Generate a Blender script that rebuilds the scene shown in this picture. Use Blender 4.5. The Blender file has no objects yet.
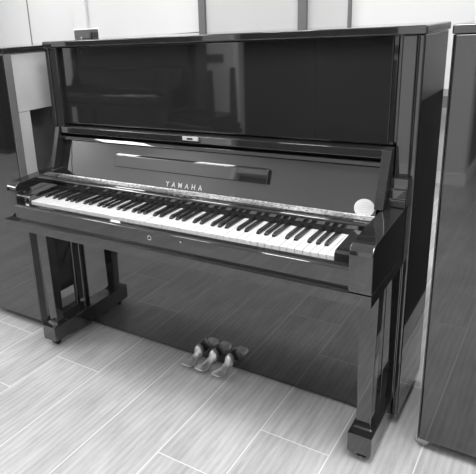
import bpy, bmesh, math, random
from mathutils import Vector, Matrix
random.seed(4)
S = bpy.context.scene
COL = S.collection
S.view_settings.view_transform = 'Standard'
S.view_settings.look = 'None'
S.view_settings.gamma = 1
S.view_settings.exposure = -0.52
W = 1.4875

# ---------------------------------------------------------------- materials
def mat(name, base, rough=.5, metal=0., ior=1.5, noise=None, bump=None):
    m = bpy.data.materials.new(name); m.use_nodes = True
    nt = m.node_tree; b = nt.nodes['Principled BSDF']
    b.inputs['Base Color'].default_value = (base, base, base, 1)
    b.inputs['Roughness'].default_value = rough
    b.inputs['Metallic'].default_value = metal
    b.inputs['IOR'].default_value = ior
    if noise or bump:
        tc = nt.nodes.new('ShaderNodeTexCoord'); mp = nt.nodes.new('ShaderNodeMapping')
        nt.links.new(tc.outputs['Object'], mp.inputs[0])
        n = nt.nodes.new('ShaderNodeTexNoise'); n.inputs['Detail'].default_value = 6
        nt.links.new(mp.outputs[0], n.inputs['Vector'])
        if noise:
            amp, scale, st = noise
            mp.inputs['Scale'].default_value = st; n.inputs['Scale'].default_value = scale
            r = nt.nodes.new('ShaderNodeMapRange')
            r.inputs['From Min'].default_value = .25; r.inputs['From Max'].default_value = .75
            r.inputs['To Min'].default_value = base * (1 - amp); r.inputs['To Max'].default_value = base * (1 + amp)
            nt.links.new(n.outputs[0], r.inputs[0]); nt.links.new(r.outputs[0], b.inputs['Base Color'])
        if bump:
            bp = nt.nodes.new('ShaderNodeBump'); bp.inputs['Strength'].default_value = bump
            bp.inputs['Distance'].default_value = .001
            n2 = nt.nodes.new('ShaderNodeTexNoise'); n2.inputs['Scale'].default_value = 60
            nt.links.new(tc.outputs['Object'], n2.inputs['Vector'])
            nt.links.new(n2.outputs[0], bp.inputs['Height']); nt.links.new(bp.outputs[0], b.inputs['Normal'])
    return m

LACQ = mat('black_lacquer', .014, .035, 0, 2.02, noise=(.15, 3, (1, 1, 1)))
LACQ2 = mat('black_satin', .018, .22, 0, 1.6, noise=(.2, 8, (1, 1, 1)))
WHITE = mat('ivory_key', .61, .18, 0, 1.5, noise=(.02, 30, (1, 1, 1)))
EBONY = mat('black_key_plastic', .012, .16, 0, 1.7, noise=(.15, 30, (1, 1, 1)))
FELT = mat('dark_felt', .02, .9, 0, 1.3, noise=(.3, 300, (1, 1, 1)))
BRASS = mat('polished_metal', .72, .16, 1, noise=(.12, 25, (1, 1, 1)), bump=.15)
PEDAL = mat('pedal_metal', .92, .42, 1, noise=(.10, 40, (1, 1, 1)), bump=.3)
HINGE = mat('hinge_metal', .62, .33, 1, noise=(.6, 90, (1, 1, 1)), bump=.6)
WOOD = mat('pale_frame_wood', .42, .5, 0, 1.5, noise=(.10, 9, (1, 8, .6)))
BOARD = mat('soundboard_varnish', .075, .25, 0, 1.5, noise=(.25, 7, (1, 4, .6)))
RUBBER = mat('dark_rubber', .015, .5, noise=(.2, 50, (1, 1, 1)))
GOLD = mat('inlay_metal', .6, .3, .6, noise=(.05, 80, (1, 1, 1)))
STICK = mat('sticker_paper', .47, .6, noise=(.03, 60, (1, 1, 1)))
INK = mat('sticker_ink', .36, .7, noise=(.1, 60, (1, 1, 1)))
GPAINT = mat('grey_frame_paint', .13, .4, noise=(.1, 9, (1, 1, 1)))
WALL = mat('white_wall_paint', .67, .7, noise=(.012, 3, (1, 1, 1)), bump=.05)
CEIL = mat('ceiling_paint', .85, .9, noise=(.01, 3, (1, 1, 1)))
TRIM = mat('white_trim', .84, .45, noise=(.01, 5, (1, 1, 1)))
PANEL = mat('pale_grey_door', .50, .5, noise=(.015, 4, (1, 1, 1)))
STEEL = mat('dark_grey_frame', .13, .45, noise=(.08, 9, (1, 1, 1)))
DARK = mat('dark_door', .012, .35, noise=(.2, 5, (6, 6, .5)))
DARKW = mat('dark_grey_wall', .035, .7, noise=(.05, 3, (1, 1, 1)))
GREY = mat('grey_cloth', .10, .8, noise=(.12, 90, (1, 1, 1)))
VINYL = mat('black_vinyl', .02, .35, noise=(.15, 50, (1, 1, 1)))
PLAST = mat('switch_plastic', .16, .4, noise=(.03, 50, (1, 1, 1)))

def emis(name, st):
    m = bpy.data.materials.new(name); m.use_nodes = True
    b = m.node_tree.nodes['Principled BSDF']
    b.inputs['Base Color'].default_value = (.8, .8, .8, 1)
    b.inputs['Emission Color'].default_value = (1, 1, 1, 1)
    b.inputs['Emission Strength'].default_value = st
    return m

def floor_mat():
    m = bpy.data.materials.new('pale_wood_grain_tile'); m.use_nodes = True
    nt = m.node_tree; N = nt.nodes; Lk = nt.links; b = N['Principled BSDF']
    def M(op, a, c=None, d=None):
        n = N.new('ShaderNodeMath'); n.operation = op
        for i, v in enumerate((a, c, d)):
            if v is None: continue
            if isinstance(v, (int, float)): n.inputs[i].default_value = v
            else: Lk.new(v, n.inputs[i])
        return n.outputs[0]
    tc = N.new('ShaderNodeTexCoord'); sp = N.new('ShaderNodeSeparateXYZ'); Lk.new(tc.outputs['Object'], sp.inputs[0])
    x, y = sp.outputs[0], sp.outputs[1]
    u = M('DIVIDE', M('SUBTRACT', x, .135), .2415); k = M('FLOOR', u); fu = M('SUBTRACT', u, k)
    L = 1.2
    offs = {-3: .75, -2: .10, -1: .965, 0: .02, 1: .62, 2: .50, 3: .975, 4: .043, 5: .55, 6: .30, 7: .9}
    off = None
    for kk, vv in offs.items():
        t = M('MULTIPLY', M('COMPARE', k, kk, .5), vv)
        off = t if off is None else M('ADD', off, t)
    v = M('DIVIDE', M('SUBTRACT', y, off), L); j = M('FLOOR', v); fv = M('SUBTRACT', v, j)
    # distance to the nearest joint, in metres
    dx = M('MULTIPLY', M('MINIMUM', fu, M('SUBTRACT', 1, fu)), .2415)
    dy = M('MULTIPLY', M('MINIMUM', fv, M('SUBTRACT', 1, fv)), L)
    dd = M('MINIMUM', dx, dy)
    g = N.new('ShaderNodeMapRange'); g.inputs['From Min'].default_value = .0010; g.inputs['From Max'].default_value = .0024
    g.inputs['To Min'].default_value = 1; g.inputs['To Max'].default_value = 0; Lk.new(dd, g.inputs[0])
    cmb = N.new('ShaderNodeCombineXYZ'); Lk.new(k, cmb.inputs[0]); Lk.new(j, cmb.inputs[1])
    wn = N.new('ShaderNodeTexWhiteNoise'); wn.noise_dimensions = '3D'; Lk.new(cmb.outputs[0], wn.inputs['Vector'])
    # grain
    off3 = N.new('ShaderNodeVectorMath'); off3.operation = 'SCALE'; Lk.new(wn.outputs['Color'], off3.inputs[0]); off3.inputs['Scale'].default_value = 9
    add = N.new('ShaderNodeVectorMath'); add.operation = 'ADD'; Lk.new(tc.outputs['Object'], add.inputs[0]); Lk.new(off3.outputs[0], add.inputs[1])
    def grain(sc, st, det, dist=0.):
        mp = N.new('ShaderNodeMapping'); mp.inputs['Scale'].default_value = st; Lk.new(add.outputs[0], mp.inputs[0])
        n = N.new('ShaderNodeTexNoise'); n.inputs['Scale'].default_value = sc; n.inputs['Detail'].default_value = det
        n.inputs['Distortion'].default_value = dist; Lk.new(mp.outputs[0], n.inputs['Vector']); return n.outputs[0]
    g1 = grain(5, (7, .9, 1), 5, .6)
    g2 = grain(40, (9, .5, 1), 4, .3)
    g3 = grain(3, (1.2, .8, 1), 2)
    wv = N.new('ShaderNodeTexWave'); mpw = N.new('ShaderNodeMapping'); mpw.inputs['Scale'].default_value = (9, 1.1, 1)
    Lk.new(add.outputs[0], mpw.inputs[0]); Lk.new(mpw.outputs[0], wv.inputs['Vector'])
    wv.inputs['Scale'].default_value = 1.6; wv.inputs['Distortion'].default_value = 5; wv.inputs['Detail'].default_value = 3
    tone = M('ADD', .425, M('MULTIPLY', M('SUBTRACT', g1, .5), .28))
    tone = M('ADD', tone, M('MULTIPLY', M('SUBTRACT', g2, .5), .16))
    tone = M('ADD', tone, M('MULTIPLY', M('SUBTRACT', g3, .5), .22))
    tone = M('ADD', tone, M('MULTIPLY', M('SUBTRACT', wv.outputs['Fac'], .5), .055))
    tone = M('ADD', tone, M('MULTIPLY', M('SUBTRACT', wn.outputs['Value'], .5), .03))
    mx = N.new('ShaderNodeMix'); mx.data_type = 'FLOAT'
    Lk.new(g.outputs[0], mx.inputs[0]); Lk.new(tone, mx.inputs[2]); mx.inputs[3].default_value = .70
    Lk.new(mx.outputs[0], b.inputs['Base Color'])
    b.inputs['Roughness'].default_value = .33; b.inputs['IOR'].default_value = 1.45
    bp = N.new('ShaderNodeBump'); bp.inputs['Strength'].default_value = .25; bp.inputs['Distance'].default_value = .0006
    Lk.new(g2, bp.inputs['Height']); Lk.new(bp.outputs[0], b.inputs['Normal'])
    return m
FLOOR = floor_mat()

# ---------------------------------------------------------------- mesh helpers
def empty(name, loc, rz=0, label=None, cat=None, group=None):
    o = bpy.data.objects.new(name, None); COL.objects.link(o); o.empty_display_size = .05
    o.location = loc; o.rotation_euler = (0, 0, rz)
    tag(o, label, cat, group); return o
def tag(o, label=None, cat=None, group=None, kind=None):
    if label: o['label'] = label
    if cat: o['category'] = cat
    if group: o['group'] = group
    if kind: o['kind'] = kind
    return o
def obj(name, bm, m, parent=None, smooth=True, label=None):
    bmesh.ops.recalc_face_normals(bm, faces=bm.faces)
    me = bpy.data.meshes.new(name); bm.to_mesh(me); bm.free()
    me.materials.append(m)
    if smooth:
        for p in me.polygons: p.use_smooth = True
        me.set_sharp_from_angle(angle=math.radians(32))
    o = bpy.data.objects.new(name, me); COL.objects.link(o)
    if smooth:
        wn = o.modifiers.new('normals', 'WEIGHTED_NORMAL'); wn.keep_sharp = True; wn.weight = 100
    if parent: o.parent = parent
    if label: o['label'] = label
    return o
def B(): return bmesh.new()
def merge(bm, t):
    me = bpy.data.meshes.new('t'); t.to_mesh(me); t.free(); bm.from_mesh(me); bpy.data.meshes.remove(me)
def box(bm, x0, x1, y0, y1, z0, z1, bev=0., seg=2):
    t = B(); r = bmesh.ops.create_cube(t, size=1)
    for v in t.verts:
        v.co = ((x0 + x1) / 2 + v.co.x * (x1 - x0), (y0 + y1) / 2 + v.co.y * (y1 - y0), (z0 + z1) / 2 + v.co.z * (z1 - z0))
    if bev: bmesh.ops.bevel(t, geom=list(t.edges), offset=bev, segments=seg, profile=.5, affect='EDGES')
    merge(bm, t); return bm
def prism_x(bm, prof, x0, x1, bev=0., seg=2):
    """profile in (y,z) extruded along x"""
    t = B(); a = [t.verts.new((x0, y, z)) for y, z in prof]; c = [t.verts.new((x1, y, z)) for y, z in prof]
    n = len(prof); t.faces.new(a); t.faces.new(c[::-1])
    for i in range(n): t.faces.new((a[i], c[i], c[(i + 1) % n], a[(i + 1) % n]))
    bmesh.ops.recalc_face_normals(t, faces=t.faces)
    if bev: bmesh.ops.bevel(t, geom=list(t.edges), offset=bev, segments=seg, profile=.5, affect='EDGES', clamp_overlap=True)
    merge(bm, t); return bm
def loft(bm, rects, bev=0., seg=2):
    """rects: (x0,x1,y0,y1,z) stacked"""
    t = B(); rings = [[t.verts.new(p) for p in ((a, c, z), (b_, c, z), (b_, d, z), (a, d, z))] for a, b_, c, d, z in rects]
    t.faces.new(rings[0]); t.faces.new(rings[-1][::-1])
    for p, q in zip(rings, rings[1:]):
        for i in range(4): t.faces.new((p[i], p[(i + 1) % 4], q[(i + 1) % 4], q[i]))
    bmesh.ops.recalc_face_normals(t, faces=t.faces)
    if bev: bmesh.ops.bevel(t, geom=list(t.edges), offset=bev, segments=seg, profile=.5, affect='EDGES', clamp_overlap=True)
    merge(bm, t); return bm
def cyl(bm, p, q, r, r2=None, n=16):
    p = Vector(p); q = Vector(q); t = B()
    bmesh.ops.create_cone(t, cap_ends=True, segments=n, radius1=r, radius2=r if r2 is None else r2, depth=(q - p).length)
    M = Matrix.Translation((p + q) / 2) @ (q - p).to_track_quat('Z', 'Y').to_matrix().to_4x4()
    bmesh.ops.transform(t, matrix=M, verts=t.verts); merge(bm, t); return bm
def arc(cy, cz, r, a0, a1, n=5):
    return [(cy + r * math.cos(math.radians(a0 + (a1 - a0) * i / n)), cz + r * math.sin(math.radians(a0 + (a1 - a0) * i / n))) for i in range(n + 1)]

# ---------------------------------------------------------------- the piano
FB0 = (.228, .752); FB1 = (.282, .902)               # fallboard face, foot and head (y, z)
def fb(z, d=0.):                                     # point on the open fallboard at height z, d in front of it
    t = (z - FB0[1]) / (FB1[1] - FB0[1]); ny, nz = -(FB1[1] - FB0[1]), (FB1[0] - FB0[0]); l = math.hypot(ny, nz)
    return (FB0[0] + t * (FB1[0] - FB0[0]) + d * ny / l, z + d * nz / l)

def castor(root, x, y, zt):
    bm = B(); cyl(bm, (x - .013, y, .017), (x - .003, y, .017), .017); cyl(bm, (x + .003, y, .017), (x + .013, y, .017), .017)
    box(bm, x - .004, x + .004, y - .014, y + .012, .014, zt, .002); return obj('castor', bm, RUBBER, root)

def piano(root, H=1.30, main=False, frame=None, light_castor=False):
    WD = frame or WOOD
    zl = H - .024
    # side panels: thick front column + outer board
    for s in (0, 1):
        X = (lambda a: a) if s == 0 else (lambda a: W - a)
        bm = B()
        def bx(a, b_, *r, **k):
            p, q = sorted((X(a), X(b_))); box(bm, p, q, *r, **k)
        bx(0, .020, .288, .6065, .040, zl, bev=.005, seg=3)
        bx(.0205, .062, .294, .330, .100, zl - .001, bev=.004)
        obj('side_panel', bm, LACQ, root)
    # lid
    bm = B(); box(bm, -.004, W + .004, .282, .613, zl, H, .004, 3); obj('lid', bm, LACQ, root)
    # upper front panel with music ledge
    bm = B(); box(bm, .0635, W - .094 + .005, .314, .334, .960, zl - .003, .003, 3)
    obj('front_panel', bm, LACQ, root)
    bm = B(); t = B(); zz = (.961, zl - .003)
    pr = [(1.3995, .3175), (1.4115, .3150), (1.4125, .322), (1.4235, .322), (1.4235, .333), (1.3995, .333)]
    lo_ = [t.verts.new((a, c, zz[0])) for a, c in pr]; hi_ = [t.verts.new((a, c, zz[1])) for a, c in pr]
    t.faces.new(lo_); t.faces.new(hi_[::-1])
    for q in range(6): t.faces.new((lo_[q], lo_[(q + 1) % 6], hi_[(q + 1) % 6], hi_[q]))
    merge(bm, t); obj('filler_strip', bm, LACQ, root)
    bm = B(); prism_x(bm, [(.259, .931), (.263, .955), (.330, .955), (.330, .929), (.262, .929)], .0695 , 1.3975, .003, 3); lg = obj('music_ledge', bm, LACQ, root)
    # lower panel + bottom rail
    bm = B(); box(bm, .066, W - .066, .311, .331, .012, .600, .002); obj('lower_panel', bm, LACQ, root)
    # keybed
    bm = B(); box(bm, .035 if main else .02, W - .010, -.065, .330, .607, .642, .0022, 2); obj('keybed', bm, LACQ, root)
    # arms
    for s in (0, 1):
        y0 = -.030 if (s == 0 and main) else -.068
        r = .030
        prof = [(y0 + .006, .6425)] + [(y0, .66)] + arc(y0 + r, .781 - r, r, 180, 90, 6) + [(.10, .786), (.146, .788)] + \
               [(.310, .790), (.310, .6425)]
        x0, x1 = ((.030, .085) if main else (.012, .075)) if s == 0 else (W - .072, W - .010)
        bm = prism_x(B(), prof, x0, x1, .0035, 2); obj('arm', bm, LACQ, root)
        # stepped moulding at the foot of the column
        c0, c1 = (.010, .044) if s == 0 else (W - .062, W - .012)
        prof = [(.240, .7905), (.240, .814), (.251, .8145), (.251, .842), (.262, .8425), (.262, .873), (.2935, .873), (.2935, .7905)]
        bm = prism_x(B(), prof, c0, c1, .0025, 2); obj('column_foot', bm, LACQ, root)
        # slanted cheek beside the fallboard
        c0, c1 = (.0445, .069) if s == 0 else (1.398, W - .0625)
        prof = [(.198, .7905), (.256, .955), (.2935, .960), (.2935, .7905)]
        bm = prism_x(B(), prof, c0, c1, .002, 2); obj('cheek', bm, LACQ2, root)
    # legs on feet
    for s in (0, 1):
        c = (W - .0575 - .000) if s else .0575
        bm = B()
        loft(bm, [(c - .022, c + .022, .096, .136, .106), (c - .028, c + .028, .088, .142, .575), (c - .031, c + .031, .084, .148, .588), (c - .037, c + .037, .078, .156, .6065)], .003)
        lg_ = obj('leg', bm, LACQ, root)
        bm = B(); loft(bm, [(c - .029, c + .029, .088, .146, .1005), (c - .029, c + .029, .088, .146, .107), (c - .024, c + .024, .094, .139, .112)], .0015); obj('leg_collar', bm, LACQ, lg_)
        prof = [(.060, .034), (.060, .102), (.3105, .102), (.3105, .022), (.17, .028), (.125, .034), (.11, .030), (.085, .030)]
        bm = prism_x(B(), prof, c - .0375, c + .0375, .0035, 2); obj('foot', bm, LACQ, root)
        castor(root, c, .098, .034)
    # back: frame, posts, soundboard with ribs
    bm = B(); box(bm, .0385, W - .0385, .52, .600, zl - .245, zl - .002, .002); obj('top_beam', bm, WD, root)
    bm = B(); box(bm, .0385, W - .0385, .53, .600, .042, .140 if frame else .090, .002); obj('bottom_beam', bm, WOOD, root)
    for a, c in ((.0205, .0382), (W - .0382, W - .0205)):
        bm = B(); box(bm, a, c, .335, .6065, .04, zl - .001, .001); obj('inner_liner', bm, LACQ2, root)
    for a, c in ((.001, .0382), (W - .0382, W - .001)):
        bm = B(); box(bm, a, c, .6068, .6105, .04, zl - .001, .001); obj('back_edge_strip', bm, LACQ if frame else GPAINT, root)
    for px in (.0385, .40, .71, 1.02, W - .0385 - .072):
        bm = B(); box(bm, px, px + .072, .52, .598, .1405 if frame else .0905, zl - .2455, .003); obj('back_post', bm, WD, root)
    if frame:
        bm = B(); box(bm, .039, W - .039, .5985, .6015, .1405, zl - .246); obj('back_cover', bm, FELT, root)  # unseen dark cover, added to keep the posts out of the neighbour's reflection
    bm = B(); box(bm, .0385, W - .0385, .495, .507, .05, zl - .01); sb = obj('soundboard', bm, BOARD, root)
    for i in range(9):
        # ribs run diagonally across the soundboard
        bm = B(); t = B(); box(t, -.55, .55, -.006, .006, -.011, .011, .002)
        cx, cz = W * (.16 + .085 * i), .30 + .07 * i if i % 2 else .34 + .07 * i
        bmesh.ops.transform(t, matrix=Matrix.Translation((cx, .513, min(cz, .70))) @ Matrix.Rotation(math.radians(52), 4, 'Y'), verts=t.verts)
        # clip to the frame
        for pl, no in (((.04, 0, 0), (-1, 0, 0)), ((W - .04, 0, 0), (1, 0, 0)), ((0, 0, .06), (0, 0, -1)), ((0, 0, zl - .02), (0, 0, 1))):
            bmesh.ops.bisect_plane(t, geom=t.verts[:] + t.edges[:] + t.faces[:], plane_co=pl, plane_no=no, clear_outer=True)
        merge(bm, t); obj('rib', bm, BOARD, sb)
    bm = B(); box(bm, .0385, W - .0385, .335, .50, .014, .040, .003); obj('bottom_board', bm, LACQ2, root)
    for s in (0, 1):
        c = W - .05 if s else .05
        bm = B(); cyl(bm, (c - .020, .600, .022), (c - .006, .600, .022), .022); cyl(bm, (c + .006, .600, .022), (c + .020, .600, .022), .022)
        box(bm, c - .006, c + .006, .575, .61, .02, .0415, .002); obj('castor', bm, GOLD if light_castor else RUBBER, root)
    if not main:
        # closed fallboard
        prof = [(-.020, .646), (-.022, .70), (-.012, .724), (.02, .735), (.19, .752), (.256, .756), (.262, .925), (.30, .929), (.30, .646)]
        bm = prism_x(B(), prof, .078, W - .075, .004, 2); obj('fallboard', bm, LACQ, root)
        return
    # ---- open keyboard of the main piano
    XL, XR = .133, 1.355; kw = (XR - XL) / 52
    prof = [(-.045, .6425), (-.045, .698), (-.037, .703), (-.012, .703), (-.012, .6425)]
    bm = prism_x(B(), prof, .0855, 1.4145, .0018, 2); ks = obj('key_slip', bm, LACQ, root)
    bm = B(); cyl(bm, (.750, -.0455, .677), (.750, -.048, .677), .0085, n=24); lk = obj('lock_ring', bm, BRASS, ks)
    bm = B(); cyl(bm, (.750, -.0481, .677), (.750, -.0492, .677), .0045, n=16); obj('keyhole', bm, RUBBER, lk)
    bm = B(); cyl(bm, (.875, -.0455, .684), (.875, -.049, .684), .0035, n=12); obj('knob', bm, BRASS, ks)
    for s in (0, 1):
        x0, x1 = (.0855, XL - .001) if s == 0 else (XR + .001, 1.4145)
        bm = B(); prism_x(bm, [(-.011, .6425), (-.010, .705), (-.008, .724), (.0, .730), (.150, .738), (.150, .6425)], x0, x1, .002)
        kb = obj('key_block', bm, LACQ, root)
        xc = (x0 + x1) / 2
        bm = B(); cyl(bm, (xc, -.0112, .690), (xc, -.014, .690), .007, n=16)
        for v in bm.verts: v.co.z = .690 + (v.co.z - .690) * .6
        obj('screw_cap', bm, BRASS, kb)
    # white keys, cut around the black ones
    # black keys follow the standard A0..C8 layout
    pat = {0: 'A', 1: 'B', 2: 'C', 3: 'D', 4: 'E', 5: 'F', 6: 'G'}
    wmesh = None
    random.seed(9)
    for i in range(52):
        x = XL + i * kw; bm = B(); dz = random.uniform(-.0003, .0003)
        prism_x(bm, [(-.0005, .690), (-.0005, .7095), (.001, .7112), (.173, .7112), (.173, .690)], x + .0010, x + kw - .0010, .0008, 2)
        for v in bm.verts: v.co.z += dz
        obj('white_key', bm, WHITE, root)
        if i < 51 and pat[i % 7] in 'ACDFG':
            o_ = {'A': .0022, 'C': -.0022, 'D': .0022, 'F': -.003, 'G': 0}[pat[i % 7]]
            cx = x + kw + o_; bm = B()
            loft(bm, [(cx - .0066, cx + .0066, .055, .173, .7113), (cx - .0060, cx + .0060, .057, .173, .7175), (cx - .0048, cx + .0048, .066, .173, .7232)], .0014, 3)
            obj('black_key', bm, EBONY, root)
    bm = B(); box(bm, XL, XR, -.0110, .173, .6425, .689); obj('key_frame', bm, FELT, root)
    # felt and rail behind the keys
    bm = B(); box(bm, .0865, 1.4135, .1735, .185, .6425, .729, .001); obj('key_felt', bm, FELT, root)
    prof = [(.1855, .6425), (.1855, .7295), (.172, .7300)] + arc(.1805, .742, .010, 200, 95, 5) + [(.222, .7535), (.2225, .6425)]
    bm = prism_x(B(), prof, .0865, 1.4135, .0012, 2); nr = obj('key_rail', bm, LACQ, root)
    # long hinge
    bm = B(); prism_x(bm, [(.196, .7535), (.196, .7553), (.224, .7570), (.224, .7537)], .070, 1.397)
    cyl(bm, (.070, .226, .7575), (1.397, .226, .7575), .0034, n=10)
    hg = obj('hinge', bm, HINGE, root)
    for i in range(22):
        x = .10 + i * .0605; bm = B(); cyl(bm, (x, .207, .7556), (x, .2068, .7572), .0028, .002, 10); obj('screw', bm, RUBBER, hg)
    # fallboard, open and leaning back, with its folded lip
    a, b_ = fb(.7535), fb(.902)
    prof = [a, b_, (.268, .9015), (.261, .904), (.267, .915), (.270, .917), (.288, .918), (.300, .905), (.246, .7535)]
    bm = prism_x(B(), prof, .072, 1.396, .0018, 2); fbd = obj('fallboard', bm, LACQ, root)
    bm = B(); prism_x(bm, [(.286, .9185), (.286, .9295), (.31, .9295), (.31, .9185)], .072, 1.396); obj('fallboard_stop', bm, FELT, root)
    # music rest folded on the fallboard
    p0, p1 = fb(.817), fb(.862); q0, q1 = fb(.812, .014), fb(.857, .016)
    bm = prism_x(B(), [p0, (q0[0], q0[1]), q1, (p1[0] , p1[1] + .002)], .372, 1.036, .003, 3); obj('music_rest', bm, LACQ, fbd)
    # latch on the ledge
    bm = B(); box(bm, .694, .760, .2545, .2598, .9395, .9535, .001)
    lt = obj('latch_plate', bm, STICK, lg); bm = B(); box(bm, .714, .738, .2530, .2548, .9435, .9500, .0006); obj('catch', bm, RUBBER, lt)
    # lettering inlaid on the fallboard
    cu = bpy.data.curves.new('brand_lettering', 'FONT'); cu.body = 'YAMAHA'; cu.size = .0265; cu.extrude = .0003; cu.offset = .0003
    cu.space_character = 2.0; cu.align_x = 'CENTER'
    tmp = bpy.data.objects.new('brand_lettering', cu); COL.objects.link(tmp); bpy.context.view_layer.update()
    me = bpy.data.meshes.new_from_object(tmp); bpy.data.objects.remove(tmp)
    xs = [v.co.x for v in me.vertices]; w = max(xs) - min(xs); mid = (max(xs) + min(xs)) / 2
    for v in me.vertices: v.co.x = (v.co.x - mid) * .160 / w
    me.materials.clear(); me.materials.append(GOLD)
    o = bpy.data.objects.new('brand_lettering', me); COL.objects.link(o); o.parent = fbd
    z0 = .7655; y0, z0_ = fb(z0, .0009); tilt = math.atan2(FB1[1] - FB0[1], FB1[0] - FB0[0])
    o.location = (.702, y0, z0_); o.rotation_euler = (tilt, 0, 0); o['label'] = 'pale metal capital lettering'
    # round paper sticker
    bm = B(); cyl(bm, (0, 0, 0), (0, 0, .0008), .031, n=40)
    st = obj('sticker', bm, STICK, fbd, label='round white paper sticker'); y0, z0_ = fb(.7785, .0003); st.scale = (1, .9, 1)
    st.location = (1.3595, y0, z0_); st.rotation_euler = (tilt, 0, 0)
    for i, (w_, yy) in enumerate(((.020, .017), (.036, .009), (.040, .002), (.034, -.005), (.026, -.013))):
        bm = B(); box(bm, -w_ / 2, w_ / 2, yy - .0011, yy + .0011, .00085, .0011); obj('print_line', bm, INK, st)
    # three pedals and their plate
    for i, (xb, xt) in enumerate(((.699, .689), (.770, .752), (.843, .832))):
        bm = B(); t = B(); N = 16; rows = []
        for q in range(N + 1):
            s = q / N; y = .300 - s * .104; x = xb + (xt - xb) * s
            if s < .35: hw = .016 - .002 * s / .35
            elif s < .80: k = (s - .35) / .45; hw = .014 + .014 * (3 * k * k - 2 * k ** 3)
            else: hw = .028 - .008 * ((s - .80) / .20) ** 2.5
            k = min(1, s / .65); zt = .066 - .028 * (3 * k * k - 2 * k ** 3)
            th = .024 * (1 - s) + .008
            rows.append([t.verts.new((x + hw * math.cos(an), y, zt - th / 2 + th / 2 * math.sin(an))) for an in (2 * math.pi * kk / 14 for kk in range(14))])
        t.faces.new(rows[0]); t.faces.new(rows[-1][::-1])
        for a_, c_ in zip(rows, rows[1:]):
            for kk in range(14): t.faces.new((a_[kk], a_[(kk + 1) % 14], c_[(kk + 1) % 14], c_[kk]))
        bmesh.ops.recalc_face_normals(t, faces=t.faces); merge(bm, t)
        # rounded shoe where the pedal leaves the lower panel
        t = B(); bmesh.ops.create_uvsphere(t, u_segments=18, v_segments=12, radius=1)
        for v in t.verts: v.co = Vector((xb + v.co.x * (.0185 - .004 * v.co.z), .287 + v.co.y * .022, .056 + v.co.z * .028))
        merge(bm, t)
        obj('pedal', bm, PEDAL, root, label='pale polished metal pedal')
    # thin dark line running down the left end of the fallboard
    bm = B(); zz = [.902, .885, .868, .85, .832, .815, .80, .785, .770, .758]
    pts = [(.108 + .0035 * i + .0015 * math.sin(i * 1.9), *fb(z, .0012)) for i, z in enumerate(zz)]
    for p, q in zip(pts, pts[1:]): cyl(bm, p, q, .0011, n=6)
    obj('dark_line', bm, RUBBER, fbd, label='thin dark line running down the board')

UP = 'upright pianos around the showroom'
p1 = empty('upright_piano', (0, 0, 0), 0, 'glossy black upright piano with open keyboard, white keys and metal pedals', 'piano', UP)
piano(p1, 1.30, main=True)
p2 = empty('upright_piano', (-.093 - .610, .150 + W, 0), -math.pi / 2, 'black piano at left edge, side towards us, pale wooden back frame showing', 'piano', UP)
piano(p2, 1.287)
p3 = empty('upright_piano', (1.568 + .610, .214, 0), math.pi / 2, 'black piano at the right edge, plain glossy side panel towards us', 'piano', UP)
piano(p3, 1.300, frame=LACQ2, light_castor=True)
p4 = empty('upright_piano', (-1.12, -2.14, 0), math.pi, 'black piano with closed fallboard, seen only reflected in the front panel', 'piano', UP)
piano(p4, 1.25)

# ---------------------------------------------------------------- things around
def box_thing():
    r = empty('storage_box', (.078, .50, 1.3005), math.radians(-1), 'small grey box lying on the lid of the open piano', 'box')
    bm = B(); box(bm, -.076, .012, -.03, .03, 0, .036, .003); obj('box_body', bm, GREY, r)
    bm = B(); box(bm, -.079, .015, -.033, .033, .0365, .042, .002); obj('box_lid', bm, TRIM, r)
    bm = B(); box(bm, .0125, .022, -.02, .02, 0, .026, .002); obj('clasp', bm, VINYL, r)
    bm = B(); box(bm, -.037, -.031, -.0315, -.0302, .001, .009); obj('paper_tag', bm, STICK, r)
box_thing()

def bench(loc, rz, label, flip=False, name='piano_bench'):
    r = empty(name, loc, rz, label, 'bench')
    if flip: r.rotation_euler = (math.pi, 0, rz)
    bm = B(); box(bm, -.29, .29, -.17, .17, .44, .49, .015, 3); obj('seat', bm, VINYL, r)
    bm = B(); box(bm, -.27, .27, -.155, .155, .37, .4395, .003); obj('apron', bm, DARK if flip else LACQ2, r)
    for a in (-1, 1):
        for c in (-1, 1):
            bm = B(); loft(bm, [(a * .245 - .016, a * .245 + .016, c * .13 - .016, c * .13 + .016, 0), (a * .245 - .024, a * .245 + .024, c * .13 - .024, c * .13 + .024, .3695)], .003)
            obj('leg', bm, LACQ2, r)
    return r

# ---------------------------------------------------------------- room
def st(name, bm, m): return tag(obj(name, bm, m), kind='structure')
CZ = 2.70
st('floor', box(B(), -6, 4.6, -6, 3.6, -.05, 0), FLOOR)
st('ceiling', box(B(), -6, 4.6, -6, 3.6, CZ, CZ + .1), CEIL)
st('wall_back', box(B(), -6, 4.6, 3.4, 3.6, 0, CZ), WALL)
st('wall_left', box(B(), -6.0, -5.8, -6, 3.4, 0, CZ), WALL)
st('wall_right', box(B(), 4.4, 4.6, -6, 3.4, 0, CZ), WALL)
st('wall_rear', box(B(), -5.8, 4.4, -6, -5.8, 0, CZ), DARKW)
bm = B(); box(bm, -5.8, -.88, -3.10, -2.95, 0, CZ); box(bm, .60, 1.20, -3.10, -2.95, 0, CZ); box(bm, -.88, .60, -3.10, -2.95, 1.90, CZ)
st('wall_front', bm, WALL)
bm = B(); box(bm, 1.05, 1.195, -5.8, -3.10, 0, CZ); st('wall_return', bm, DARKW)
bm = B(); box(bm, .60, 1.212, -2.95, -2.938, 0, .10, .002); box(bm, -5.8, -.94, -2.95, -2.938, 0, .10, .002); box(bm, 1.1955, 1.212, -5.8, -2.9505, 0, .10, .002); st('baseboard_front', bm, TRIM)
bm = B(); box(bm, -5.8, -1.17, 3.388, 3.3995, 0, .10, .002); box(bm, .26, 4.4, 3.388, 3.3995, 0, .10, .002); st('baseboard_back', bm, TRIM)
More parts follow.
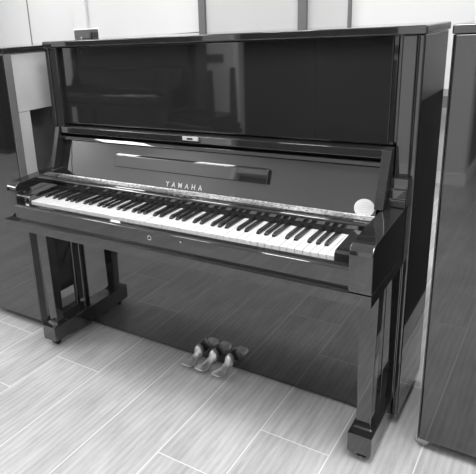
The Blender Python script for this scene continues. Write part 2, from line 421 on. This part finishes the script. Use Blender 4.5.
# pale door between dark frames in the back wall
bm = B(); box(bm, -1.168, -1.100, 3.33, 3.3995, 0, 2.2, .003); box(bm, -.180, -.108, 3.33, 3.3995, 0, 2.2, .003); box(bm, -1.0995, -.1805, 3.33, 3.3995, 2.13, 2.2, .003)
st('trim_1', bm, STEEL)
bm = B(); box(bm, -1.0995, -.1805, 3.36, 3.3995, .01, 2.129, .002); d1 = st('door_1', bm, PANEL)
bm = B(); cyl(bm, (-.25, 3.36, 1.0), (-.25, 3.31, 1.0), .009); cyl(bm, (-.25, 3.31, 1.0), (-.37, 3.31, 1.0), .009); obj('door_handle', bm, BRASS, d1)
bm = B(); box(bm, -.1075, .235, 3.37, 3.3995, 0, 2.2, .002); st('trim_2', bm, PANEL)
bm = B(); box(bm, .2355, .258, 3.36, 3.3995, 0, 2.2, .002); st('trim_3', bm, STEEL)
# pilaster and batten on the left
bm = B(); box(bm, -2.80, -2.62, 3.36, 3.3995, 0, CZ - .001, .004); st('trim_4', bm, WALL)
bm = B(); box(bm, -3.560, -3.548, 3.393, 3.3995, 0, CZ - .001, .001); st('trim_5', bm, STEEL)
# dark double door in the front wall, seen reflected
bm = B(); box(bm, -.875, -.14, -3.07, -3.03, .01, 1.89, .002); d2 = st('door_2', bm, DARK)
bm = B(); box(bm, -.135, .595, -3.07, -3.03, .01, 1.89, .002); d3 = st('door_3', bm, DARK)
bm = B(); box(bm, -.935, -.881, -2.9495, -2.93, 0, 1.95, .003); st('trim_6', bm, TRIM)
# switches by the door
t = empty('switch_panel', (-1.19, -2.949, .955), 0, 'row of grey wall switches on white wall, seen in the front panel', 'switch')
for i in range(5):
    bm = B(); box(bm, -.14 + i * .056, -.088 + i * .056, .0, .010, 0, .08, .003); s_ = obj('switch_plate', bm, PLAST, t)
    bm = B(); box(bm, -.128 + i * .056, -.100 + i * .056, .0105, .014, .02, .060, .002); obj('rocker', bm, PLAST, s_)
bench((-.72, -2.0, 0), math.radians(8), 'black bench standing under an upturned one, seen in the front panel')
bench((-.74, -2.02, .981), math.radians(14), 'black bench turned upside down on another, legs up', flip=True)

r = empty('reflection_blocker', (-4.55, -2.70, 0), 0, 'tall dark block out of view, added to darken the reflection in the leftmost glossy side panel', 'blocker')  # unseen dark mass, added so the left side panel reflects something dark
bm = B(); box(bm, -1.05, 1.05, -.20, .20, .05, 2.1, .004); obj('body', bm, DARK, r)
for a in (-1.04, -.345, .35):
    bm = B(); box(bm, a, a + .69, .2005, .222, .07, 2.08, .003); d = obj('door', bm, DARK, r)
    bm = B(); box(bm, a + .62, a + .635, .2225, .24, .95, 1.15, .003); obj('door_handle', bm, STEEL, d)
bm = B(); box(bm, -1.0, 1.0, -.18, .18, 0, .0495); obj('plinth', bm, STEEL, r)
r = empty('side_table', (1.15, 3.12, 0), 0, 'grey table by the far wall, glimpsed between the two pianos', 'table')
bm = B(); box(bm, -.35, .35, -.2, .2, .68, .76, .003); obj('tabletop', bm, STEEL, r)
for a in (-1, 1):
    for c in (-1, 1):
        bm = B(); box(bm, a * .31 - .02, a * .31 + .02, c * .16 - .02, c * .16 + .02, 0, .6795, .002); obj('leg', bm, STEEL, r)
# ceiling lamps
LAMP = emis('lamp_diffuser', 9)
def lamp(x, y, label, sx=.30, sy=.60, e=38):
    if x == 1.54: e = 60  # this panel is added to brighten the floor gap between the pianos
    r = empty('ceiling_light', (x, y, CZ), 0, label, 'light', 'flat panel lights on the ceiling')
    bm = B(); box(bm, -sx / 2 - .015, sx / 2 + .015, -sy / 2 - .015, sy / 2 + .015, -.020, -.001, .003); obj('frame', bm, TRIM, r)
    bm = B(); box(bm, -sx / 2, sx / 2, -sy / 2, sy / 2, -.024, -.0205); obj('diffuser', bm, LAMP, r)
    l = bpy.data.lights.new('lamp', 'AREA'); l.shape = 'RECTANGLE'; l.size = sx; l.size_y = sy; l.energy = e; l.use_shadow = True
    o = bpy.data.objects.new('lamp', l); COL.objects.link(o); o.parent = r; o.location = (0, 0, -.028)
lab = 'flat white ceiling panel light out of view, placed from lacquer highlights or added as fill'
for x, y in ((-1.24, -.55), (-.33, -.45), (.42, -.35)): lamp(x, y, lab, .32, .32, 12)
for x, y in ((-3.6, -.5), (2.4, -.5), (1.54, -.8), (-3.2, 2.2), (-1.2, 2.2), (.6, 2.2), (2.6, 2.2), (-3.4, -2.2), (2.6, -2.4), (-1.7, -1.9)): lamp(x, y, lab, .6, 1.2, 26)  # unseen fill panels added to light the room; the last brightens the front wall

w = bpy.data.worlds.new('World'); S.world = w; w.use_nodes = True
w.node_tree.nodes['Background'].inputs[0].default_value = (.8, .8, .8, 1); w.node_tree.nodes['Background'].inputs[1].default_value = .5

# ---------------------------------------------------------------- camera
yaw, pitch, roll = .62, .3133, -.0585
fw = Vector((-math.sin(yaw) * math.cos(pitch), math.cos(yaw) * math.cos(pitch), -math.sin(pitch)))
r = Vector((math.cos(yaw), math.sin(yaw), 0)); u = r.cross(fw)
R = r * math.cos(roll) + u * math.sin(roll); U = -r * math.sin(roll) + u * math.cos(roll)
cd = bpy.data.cameras.new('camera'); cam = bpy.data.objects.new('camera', cd); COL.objects.link(cam)
cam.matrix_world = Matrix(((R.x, U.x, -fw.x, 1.8449), (R.y, U.y, -fw.y, -1.4174), (R.z, U.z, -fw.z, 1.3389), (0, 0, 0, 1)))
cd.sensor_width = 36; cd.lens = 569.3 / 476 * 36; cd.clip_start = .02
cd.shift_x = (238 - 176.72) / 476; cd.shift_y = (208.75 - 237) / 476
S.camera = cam
